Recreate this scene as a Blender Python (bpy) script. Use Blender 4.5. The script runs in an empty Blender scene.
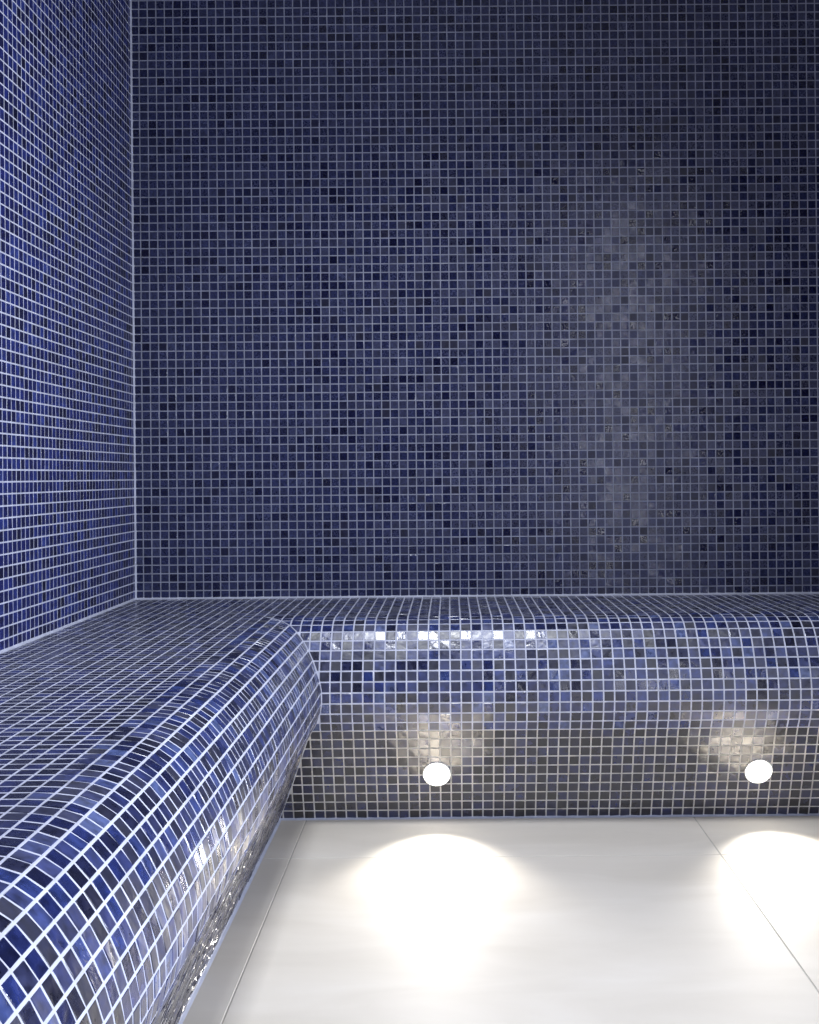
import bpy, math, random
from mathutils import Vector, Matrix
random.seed(7)
C = bpy.context.scene.collection
scene = bpy.context.scene
scene.view_settings.view_transform = 'Standard'

# ---------------------------------------------------------------- dimensions
T = 0.0208           # mosaic pitch on the bench
TW = 0.0198          # mosaic pitch on the walls
G = 0.0028           # joint width on the bench
GW = 0.0026          # joint width on the walls
XL = -0.731
XR = XL+142*T
YB = 2.685
YF = YB-156*T
SEAT_Z = 0.398
ZC = SEAT_Z+1.904
NS = 17              # tile rows on flat seat
PADH = 0.0005
BEV = 0.0005

# ---------------------------------------------------------------- materials
def newmat(name):
    m = bpy.data.materials.new(name); m.use_nodes = True
    nt = m.node_tree; nt.nodes.clear()
    out = nt.nodes.new('ShaderNodeOutputMaterial')
    p = nt.nodes.new('ShaderNodeBsdfPrincipled')
    nt.links.new(p.outputs[0], out.inputs[0])
    return m, nt, p

def ramp(nt, src, stops, interp='LINEAR'):
    r = nt.nodes.new('ShaderNodeValToRGB')
    r.color_ramp.interpolation = interp
    e = r.color_ramp.elements
    e[0].position, e[0].color = stops[0][0], (*stops[0][1], 1)
    e[1].position, e[1].color = stops[-1][0], (*stops[-1][1], 1)
    for pos, c in stops[1:-1]:
        k = e.new(pos); k.color = (*c, 1)
    nt.links.new(src, r.inputs[0])
    return r.outputs[0]

def tile_mat(name, stops, r0, r1, ior, bump=0.3, scale=90):
    """glass mosaic: colour and gloss differ from tile to tile, fine mottling inside each"""
    m, nt, p = newmat(name)
    a = nt.nodes.new('ShaderNodeAttribute'); a.attribute_name = 'rnd'
    col = ramp(nt, a.outputs['Fac'], stops)
    tc = nt.nodes.new('ShaderNodeTexCoord')
    n = nt.nodes.new('ShaderNodeTexNoise'); n.inputs['Scale'].default_value = scale
    n.inputs['Detail'].default_value = 4
    nt.links.new(tc.outputs['Object'], n.inputs['Vector'])
    f = ramp(nt, n.outputs['Fac'], [(0.3, (0.5,)*3), (0.7, (1.5,)*3)])
    mx = nt.nodes.new('ShaderNodeMix'); mx.data_type = 'RGBA'; mx.blend_type = 'MULTIPLY'
    mx.inputs[0].default_value = 1
    nt.links.new(col, mx.inputs[6]); nt.links.new(f, mx.inputs[7])
    nt.links.new(mx.outputs[2], p.inputs['Base Color'])
    m1 = nt.nodes.new('ShaderNodeMath'); m1.operation = 'MULTIPLY'; m1.inputs[1].default_value = 37.7
    m2 = nt.nodes.new('ShaderNodeMath'); m2.operation = 'FRACT'
    nt.links.new(a.outputs['Fac'], m1.inputs[0]); nt.links.new(m1.outputs[0], m2.inputs[0])
    m3 = nt.nodes.new('ShaderNodeMath'); m3.operation = 'ADD'
    m4 = nt.nodes.new('ShaderNodeMath'); m4.operation = 'MULTIPLY'; m4.inputs[1].default_value = 0.5
    nt.links.new(m2.outputs[0], m3.inputs[0]); nt.links.new(n.outputs['Fac'], m3.inputs[1])
    nt.links.new(m3.outputs[0], m4.inputs[0])
    mr = nt.nodes.new('ShaderNodeMapRange')
    mr.inputs[1].default_value = 0.32; mr.inputs[2].default_value = 0.68
    mr.inputs[3].default_value = r0; mr.inputs[4].default_value = r1
    nt.links.new(m4.outputs[0], mr.inputs[0])
    nt.links.new(mr.outputs[0], p.inputs['Roughness'])
    p.inputs['IOR'].default_value = ior
    b = nt.nodes.new('ShaderNodeBump'); b.inputs['Strength'].default_value = bump
    b.inputs['Distance'].default_value = 0.001
    nt.links.new(n.outputs['Fac'], b.inputs['Height'])
    nt.links.new(b.outputs[0], p.inputs['Normal'])
    return m

def plain(name, col, rough=0.5, noise=0.12, scale=30, metal=0.0):
    m, nt, p = newmat(name)
    tc = nt.nodes.new('ShaderNodeTexCoord')
    n = nt.nodes.new('ShaderNodeTexNoise'); n.inputs['Scale'].default_value = scale
    n.inputs['Detail'].default_value = 5
    nt.links.new(tc.outputs['Object'], n.inputs['Vector'])
    c = ramp(nt, n.outputs['Fac'], [(0.3, tuple(x*(1-noise) for x in col)), (0.7, tuple(min(1, x*(1+noise)) for x in col))])
    nt.links.new(c, p.inputs['Base Color'])
    p.inputs['Roughness'].default_value = rough
    p.inputs['Metallic'].default_value = metal
    return m

COB = [(0.0, (0.002, 0.003, 0.012)), (0.35, (0.004, 0.005, 0.028)), (0.6, (0.007, 0.010, 0.058)),
       (0.88, (0.013, 0.019, 0.100)), (1.0, (0.030, 0.042, 0.150))]
LFT = [(0.0, (0.004, 0.005, 0.030)), (0.25, (0.007, 0.009, 0.066)), (0.6, (0.010, 0.015, 0.108)),
       (0.9, (0.014, 0.024, 0.145)), (1.0, (0.026, 0.040, 0.180))]
EDG = [(0.0, (0.003, 0.004, 0.022)), (0.35, (0.006, 0.010, 0.056)), (0.65, (0.012, 0.021, 0.110)),
       (0.92, (0.022, 0.040, 0.165)), (1.0, (0.070, 0.100, 0.240))]  # paler stops stand in for the blue-white sheen along the rounded edge
NAV = [(0.0, (0.006, 0.007, 0.034)), (0.15, (0.012, 0.015, 0.056)), (0.32, (0.021, 0.026, 0.078)),
       (0.85, (0.029, 0.035, 0.098)), (1.0, (0.042, 0.050, 0.118))]  # navy greyed to carry specular haze across the back wall
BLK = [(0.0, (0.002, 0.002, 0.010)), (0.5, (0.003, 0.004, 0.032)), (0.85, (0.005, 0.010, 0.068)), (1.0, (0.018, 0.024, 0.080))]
VIVID = tile_mat('cobalt_glass_mosaic', COB, 0.14, 0.36, 1.65, 0.4)
EDGE = tile_mat('sheen_tinted_cobalt_mosaic', EDG, 0.22, 0.48, 2.05, 0.8)
SATIN = tile_mat('cobalt_satin_mosaic', LFT, 0.36, 0.50, 1.5)
MUTED = tile_mat('hazed_navy_mosaic', NAV, 0.07, 0.42, 1.6, 0.36, 280)
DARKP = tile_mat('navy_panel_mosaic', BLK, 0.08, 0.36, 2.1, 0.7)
GROUT = plain('bounce_tinted_grout', (0.56, 0.58, 0.69), 0.7, 0.15, 25)  # pale grout, blue interreflection tinted into its colour
GROUTB = plain('dimmed_grout', (0.30, 0.315, 0.40), 0.7, 0.2, 25)  # same grout with the back wall's lower light put into its colour
GROUTC = plain('lamp_warmed_grout', (0.58, 0.56, 0.53), 0.7, 0.2, 25)  # same grout with the spotlights' warm light put into its colour
CAULK = plain('joint_bead', (0.50, 0.52, 0.62), 0.5)
CEIL = plain('ceiling_paint', (0.45, 0.46, 0.50), 0.8)
BEZEL = plain('white_bezel', (0.85, 0.84, 0.80), 0.35, 0.03, 30)

def floor_mat():
    m, nt, p = newmat('pale_porcelain')
    tc = nt.nodes.new('ShaderNodeTexCoord')
    mp = nt.nodes.new('ShaderNodeMapping'); mp.inputs['Scale'].default_value = (1.2, 4, 1)
    nt.links.new(tc.outputs['Object'], mp.inputs[0])
    n = nt.nodes.new('ShaderNodeTexNoise'); n.inputs['Scale'].default_value = 2.2
    n.inputs['Detail'].default_value = 7; n.inputs['Distortion'].default_value = 0.7
    nt.links.new(mp.outputs[0], n.inputs['Vector'])
    c = ramp(nt, n.outputs['Fac'], [(0.3, (0.65, 0.60, 0.52)), (0.55, (0.71, 0.66, 0.58)), (0.75, (0.75, 0.705, 0.63))])
    nt.links.new(c, p.inputs['Base Color'])
    p.inputs['Roughness'].default_value = 0.62
    p.inputs['Specular IOR Level'].default_value = 0.3
    return m
FLOOR = floor_mat()
FGROUT = plain('floor_grout', (0.46, 0.43, 0.38), 0.8)

def lens_mat():
    m, nt, p = newmat('lit_lens')
    p.inputs['Base Color'].default_value = (0.9, 0.9, 0.88, 1)
    p.inputs['Emission Color'].default_value = (1.0, 0.96, 0.88, 1)
    p.inputs['Emission Strength'].default_value = 9
    return m
LENS = lens_mat()

# ---------------------------------------------------------------- mesh builder
class MB:
    def __init__(s): s.v, s.f, s.mi, s.r = [], [], [], []
    def poly(s, pts, mi=0, r=0.5):
        b = len(s.v); s.v += [tuple(p) for p in pts]
        s.f.append(tuple(range(b, b+len(pts)))); s.mi.append(mi); s.r.append(r)
    def build(s, name, mats, parent=None, smooth=False):
        me = bpy.data.meshes.new(name); me.from_pydata(s.v, [], s.f)
        for m in mats: me.materials.append(m)
        me.polygons.foreach_set('material_index', s.mi)
        at = me.attributes.new('rnd', 'FLOAT', 'FACE'); at.data.foreach_set('value', s.r)
        if smooth: me.polygons.foreach_set('use_smooth', [True]*len(s.f))
        me.update()
        o = bpy.data.objects.new(name, me); C.objects.link(o)
        if parent: o.parent = parent
        return o

def pad(mb, quad, nrm, tilt=0.016, h=PADH):
    """one mosaic tile: top face + bevel skirt, quad is the outline (3D) on the grout plane"""
    n = len(quad)
    c = sum(quad, Vector())/n
    ax = Vector((random.gauss(0, tilt), random.gauss(0, tilt), random.gauss(0, tilt)))
    top = []
    for q in quad:
        d = q-c; L = d.length
        if L < BEV*2: return
        t = c + d*(1-BEV*1.3/L)
        top.append(t + nrm*max(0.0001, h + ax.dot(t-c)))
    r = random.random()
    mb.poly(top, 1, r)
    for i in range(n):
        j = (i+1) % n
        mb.poly([quad[i], quad[j], top[j], top[i]], 1, r)

def flat_mosaic(mb, O, U, V, w, hh, tilt=0.016):
    N = U.cross(V).normalized()
    h = GW/2
    for i in range(math.ceil(w/TW)):
        u0, u1 = i*TW+h, min((i+1)*TW-h, w-.001)
        if u1-u0 < .004: continue
        for j in range(math.ceil(hh/TW)):
            v0, v1 = j*TW+h, min((j+1)*TW-h, hh-.001)
            if v1-v0 < .004: continue
            pad(mb, [O+U*u0+V*v0, O+U*u1+V*v0, O+U*u1+V*v1, O+U*u0+V*v1], N, tilt)

def wall(O, U, V, w, h):
    mb = MB()
    N = U.cross(V).normalized()
    a, b, c, d = O, O+U*w, O+U*w+V*h, O+V*h
    k = -N*0.06
    mb.poly([a, b, c, d]); mb.poly([a+k, d+k, c+k, b+k])
    for p, q in ((a, b), (b, c), (c, d), (d, a)): mb.poly([p+k, q+k, q, p])
    return mb

X, Y, Z = Vector((1, 0, 0)), Vector((0, 1, 0)), Vector((0, 0, 1))
def struct(o):
    o['kind'] = 'structure'; return o
W, D = XR-XL, YB-YF
H = ZC-SEAT_Z
nW, nD = int(round(W/T)), int(round(D/T))
mb = wall(Vector((XL, YB, 0)), X, Z, W, ZC)
flat_mosaic(mb, Vector((XL, YB, SEAT_Z)), X, Z, W, H, 0.013)
struct(mb.build('wall_back', [GROUTB, MUTED]))
mb = wall(Vector((XL, YF, 0)), Y, Z, D, ZC)
flat_mosaic(mb, Vector((XL, YF, SEAT_Z)), Y, Z, D, H, 0.01)
struct(mb.build('wall_left', [GROUT, SATIN]))
mb = wall(Vector((XR, YB, 0)), -Y, Z, D, ZC)
flat_mosaic(mb, Vector((XR, YB, SEAT_Z)), -Y, Z, D, H)
flat_mosaic(mb, Vector((XR, YB-.5, 0)), -Y, Z, D-.5, SEAT_Z)
struct(mb.build('wall_right', [GROUT, SATIN]))
mb = wall(Vector((XR, YF, 0)), -X, Z, W, ZC)
flat_mosaic(mb, Vector((XR, YF, SEAT_Z)), -X, Z, W, H)
flat_mosaic(mb, Vector((XR, YF, 0)), -X, Z, W-.5, SEAT_Z)
struct(mb.build('wall_front', [GROUT, SATIN]))
def boxm(mb, a, b, mi=0):
    x0, y0, z0 = a; x1, y1, z1 = b
    p = [Vector(q) for q in ((x0,y0,z0),(x1,y0,z0),(x1,y1,z0),(x0,y1,z0),(x0,y0,z1),(x1,y0,z1),(x1,y1,z1),(x0,y1,z1))]
    for f in ((0,3,2,1),(4,5,6,7),(0,1,5,4),(1,2,6,5),(2,3,7,6),(3,0,4,7)): mb.poly([p[i] for i in f], mi)
mb = MB()
boxm(mb, (XL-.06, YF-.06, ZC), (XR+.06, YB+.06, ZC+.06))
struct(mb.build('ceiling', [CEIL]))

# floor: slabs over a grout bed
mb = MB()
boxm(mb, (XL-.06, YF-.06, -0.06), (XR+.06, YB+.06, -0.0005), 1)
gx = [XL, -0.290, 0.476, 1.242, 2.008, XR]
gy = [YF, -0.233, 0.533, 1.299, 2.065, YB]
g = 0.0010
for i in range(len(gx)-1):
    for j in range(len(gy)-1):
        x0, x1, y0, y1 = gx[i]+g, gx[i+1]-g, gy[j]+g, gy[j+1]-g
        if y1-y0 < 0.02: continue
        e = 0.0004
        top = [Vector((x0+e,y0+e,0)), Vector((x1-e,y0+e,0)), Vector((x1-e,y1-e,0)), Vector((x0+e,y1-e,0))]
        bot = [Vector((x0,y0,-.0005)), Vector((x1,y0,-.0005)), Vector((x1,y1,-.0005)), Vector((x0,y1,-.0005))]
        mb.poly(top, 0)
        for k in range(4):
            l = (k+1) % 4; mb.poly([bot[k], bot[l], top[l], top[k]], 0)
struct(mb.build('floor', [FLOOR, FGROUT]))

# ---------------------------------------------------------------- bench
sd = NS*T
ctrl = [(sd-.03, SEAT_Z), (sd, SEAT_Z), (0.374, 0.3972), (0.393, 0.3950), (0.413, 0.3887), (0.432, 0.3755), (0.449, 0.354), (0.465, 0.326), (0.477, 0.295),
        (0.4825, 0.264), (0.481, 0.236), (0.473, 0.212), (0.462, 0.193), (0.452, 0.174), (0.434, 0.125), (0.410, 0.06), (0.386, 0.0), (0.366, -0.06)]
def cr(p0, p1, p2, p3, t):
    return tuple(0.5*((2*b)+(-a+c)*t+(2*a-5*b+4*c-d)*t*t+(-a+3*b-3*c+d)*t**3) for a, b, c, d in zip(p0, p1, p2, p3))
dense = []
for i in range(1, len(ctrl)-2):
    for k in range(40): dense.append(cr(*ctrl[i-1:i+3], k/40))
dense.append(ctrl[-2])
L = [0]
for a, b in zip(dense, dense[1:]): L.append(L[-1]+math.dist(a, b))
tot = L[-1]; nr = round(tot/T); step = tot/nr
prof = []
for r in range(nr+1):
    s = min(r*step, tot-1e-9)
    k = max(i for i in range(len(L)) if L[i] <= s+1e-12); k = min(k, len(L)-2)
    t = (s-L[k])/(L[k+1]-L[k]); prof.append(tuple(a+(b-a)*t for a, b in zip(dense[k], dense[k+1])))
prof[-1] = (0.386, 0.0)
print('ROWS', nr, step)

bench = bpy.data.objects.new('tiled_bench', None); C.objects.link(bench)
bench.location = (XL, YB, 0)
bench['label'] = 'L-shaped built-in steam room bench clad in small blue mosaic tiles with rounded front edge'
bench['category'] = 'bench'
def P_back(u, d, z): return Vector((u, -d, z))
def P_left(u, d, z): return Vector((d, -u, z))

seat = MB()
seat.poly([P_back(0,0,SEAT_Z), P_back(0,sd,SEAT_Z), P_back(W,sd,SEAT_Z), P_back(W,0,SEAT_Z)])
seat.poly([P_back(0,sd,SEAT_Z), P_back(0,D,SEAT_Z), P_back(sd,D,SEAT_Z), P_back(sd,sd,SEAT_Z)])
for i in range(nW):
    for j in range(nD):
        if i >= NS and j >= NS: continue
        h = G/2
        q = [P_back(i*T+h, (j+1)*T-h-.0003, SEAT_Z), P_back((i+1)*T-h, (j+1)*T-h-.0003, SEAT_Z),
             P_back((i+1)*T-h, j*T+h+.0003, SEAT_Z), P_back(i*T+h, j*T+h+.0003, SEAT_Z)]
        pad(seat, q, Z, 0.010, 0.00022)
seat.build('seat', [GROUT, VIVID], bench)

def clip(poly, f):
    out = []
    for i in range(len(poly)):
        a, b = poly[i], poly[(i+1) % len(poly)]
        fa, fb = f(a), f(b)
        if fa >= 0: out.append(a)
        if (fa >= 0) != (fb >= 0):
            t = fa/(fa-fb); out.append((a[0]+(b[0]-a[0])*t, a[1]+(b[1]-a[1])*t))
    return out

def rows(mb, r0, r1):
    for Pf, n, Lmax, flip in ((P_back, nW, W, False), (P_left, nD, D, True)):
        for r in range(r0, r1):
            (d0, z0), (d1, z1) = prof[r], prof[r+1]
            def S(u, t): return Pf(u, d0+(d1-d0)*t, z0+(z1-z0)*t)
            base = [S(d0, 0), S(d1, 1), S(Lmax, 1), S(Lmax, 0)]
            if flip: base.reverse()
            nn = (base[1]-base[0]).cross(base[2]-base[1]).normalized()
            mb.poly(base, 0)
            rt = (G/2)/step
            for i in range(n):
                cell = [(i*T+G/2, rt), (i*T+G/2, 1-rt), ((i+1)*T-G/2, 1-rt), ((i+1)*T-G/2, rt)]
                cell = clip(cell, lambda p: p[0]-(d0+(d1-d0)*p[1])-0.0022)
                if len(cell) < 3: continue
                q = [S(u, t) for u, t in cell]
                if flip: q.reverse()
                ar = sum(((q[k]-q[0]).cross(q[k+1]-q[0])).length for k in range(1, len(q)-1))/2
                if ar < 2.5e-5: continue
                pad(mb, q, nn, 0.035, 0.0004)
split = min(range(nr+1), key=lambda r: abs(prof[r][1]-0.193))
e = MB(); rows(e, 0, split); e.build('rounded_edge', [GROUT, EDGE], bench)
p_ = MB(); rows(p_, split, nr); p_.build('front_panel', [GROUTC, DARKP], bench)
# grout bead running down the inner mitre
jm = MB(); ring = []
for (d, z) in prof:
    c = Vector((d, -d, z)); s1 = Vector((1, 1, 0)).normalized()*0.0026
    ring.append([c-s1, c+Vector((.0012,-.0012,.0012)), c+s1])
for a, b in zip(ring, ring[1:]):
    for k in range(2): jm.poly([a[k], b[k], b[k+1], a[k+1]])
jm.build('corner_joint', [CAULK], bench)

def bead(name, a, b, n1, n2, s=0.005):
    m = MB(); a, b = Vector(a), Vector(b)
    tri = lambda p: [p, p+n1*s, p+(n1+n2)*s*0.35, p+n2*s]
    A, B = tri(a), tri(b)
    m.poly(A); m.poly(B[::-1])
    for i in range(4):
        j = (i+1) % 4; m.poly([A[j], A[i], B[i], B[j]])
    return struct(m.build(name, [CAULK]))
bead('trim_1', (XL, YB, SEAT_Z), (XR, YB, SEAT_Z), Z, -Y)
bead('trim_2', (XL, YF, SEAT_Z), (XL, YB, SEAT_Z), X, Z)
bead('trim_3', (XL, YB, SEAT_Z), (XL, YB, ZC), -Y, X)
bx0, by0 = XL+0.386, YB-0.386
bead('trim_4', (bx0, by0, 0), (XR, by0, 0), Z, -Y, 0.006)
bead('trim_5', (bx0, YF, 0), (bx0, by0, 0), X, Z, 0.006)

# ---------------------------------------------------------------- lamps
def lathe(prof2, n=48):
    m = MB()
    for (r0, h0), (r1, h1) in zip(prof2, prof2[1:]):
        for k in range(n):
            a, b = 2*math.pi*k/n, 2*math.pi*(k+1)/n
            q = [Vector((r0*math.cos(a), r0*math.sin(a), h0)), Vector((r0*math.cos(b), r0*math.sin(b), h0)),
                 Vector((r1*math.cos(b), r1*math.sin(b), h1)), Vector((r1*math.cos(a), r1*math.sin(a), h1))]
            if r1 < 1e-6: q = q[:3]
            m.poly(q)
    return m
zl = 0.098
dl = 0.410+(0.434-0.410)*((zl-.06)/0.065)
sl = math.atan2(0.024, 0.065)
def lamp(x, label):
    root = bpy.data.objects.new('recessed_spotlight', None); C.objects.link(root)
    n = Vector((0, -math.cos(sl), -math.sin(sl)))
    root.location = Vector((x, YB-dl, zl)) + n*0.0012
    root.rotation_euler = n.to_track_quat('Z', 'Y').to_euler()
    root['label'] = label; root['category'] = 'light'
    root['group'] = 'round spotlights in the bench front'
    b = lathe([(0.0275, -0.003), (0.0275, 0.0008), (0.0270, 0.0014), (0.0262, 0.0018), (0.0255, 0.0016), (0.025, 0.0010)])
    b.build('bezel', [BEZEL], root, True)
    l = lathe([(0.0256, 0.001), (0.022, 0.003), (0.016, 0.0045), (0.008, 0.0055), (0.0, 0.006)])
    l.build('lens', [LENS], root, True)
    s = bpy.data.lights.new('spot_beam', 'SPOT'); s.energy = 18; s.color = (1, 0.95, 0.87)
    s.spot_size = math.radians(78); s.spot_blend = 1.0; s.shadow_soft_size = 0.04
    so = bpy.data.objects.new('spot_beam', s); C.objects.link(so)
    so.parent = root
    so.location = (0, 0, 0.045)
    tgt = Vector((x, YB-dl-0.26, 0)) - root.location
    so.rotation_euler = (root.rotation_euler.to_quaternion().inverted() @ tgt.to_track_quat('-Z', 'Y')).to_euler()
lamp(-0.031, 'lit round spotlight in bench front, the one nearer the inner corner of the bench')
lamp(0.596, 'lit round spotlight in bench front, the one farther from the inner corner of the bench')

# ---------------------------------------------------------------- room lights
def area(name, loc, target, sx, sy, e, col, spread=180):
    l = bpy.data.lights.new(name, 'AREA'); l.shape = 'RECTANGLE'; l.size = sx; l.size_y = sy
    l.energy = e; l.color = col; l.spread = math.radians(spread)
    o = bpy.data.objects.new(name, l); C.objects.link(o); o.location = loc
    o.rotation_euler = (Vector(target)-Vector(loc)).to_track_quat('-Z', 'Y').to_euler()
area('ceiling_light', (0.02, 1.60, ZC-.03), (0.02, 1.58, 0), 0.45, 0.3, 11, (0.89, 0.93, 1.0), 106)
area('side_light', (2.0, 0.7, 0.95), (-0.7, 0.90, 0.72), 0.7, 0.7, 28, (0.76, 0.83, 1.0), 100)
area('streak_light', (0.79, 0.05, 1.05), (0.3, 2.685, 0.85), 0.02, 1.75, 5, (0.90, 0.92, 1.0))  # added unseen tall light, shaped for the streak reflected in the back wall

w = bpy.data.worlds.new('world'); scene.world = w; w.use_nodes = True
w.node_tree.nodes['Background'].inputs[0].default_value = (0.02, 0.025, 0.04, 1)

# ---------------------------------------------------------------- camera
cd = bpy.data.cameras.new('camera'); cam = bpy.data.objects.new('camera', cd); C.objects.link(cam)
cam.location = (0, 0, 0.68)
cd.sensor_fit = 'HORIZONTAL'; cd.sensor_width = 36; cd.lens = 1160/819*36
cd.shift_x = -40.5/819; cd.shift_y = -37/819
cd.clip_start = 0.02
cam.rotation_euler = (Matrix.Rotation(math.radians(90), 3, 'X') @ Matrix.Rotation(math.radians(-0.5), 3, 'Z')).to_euler()
scene.camera = cam
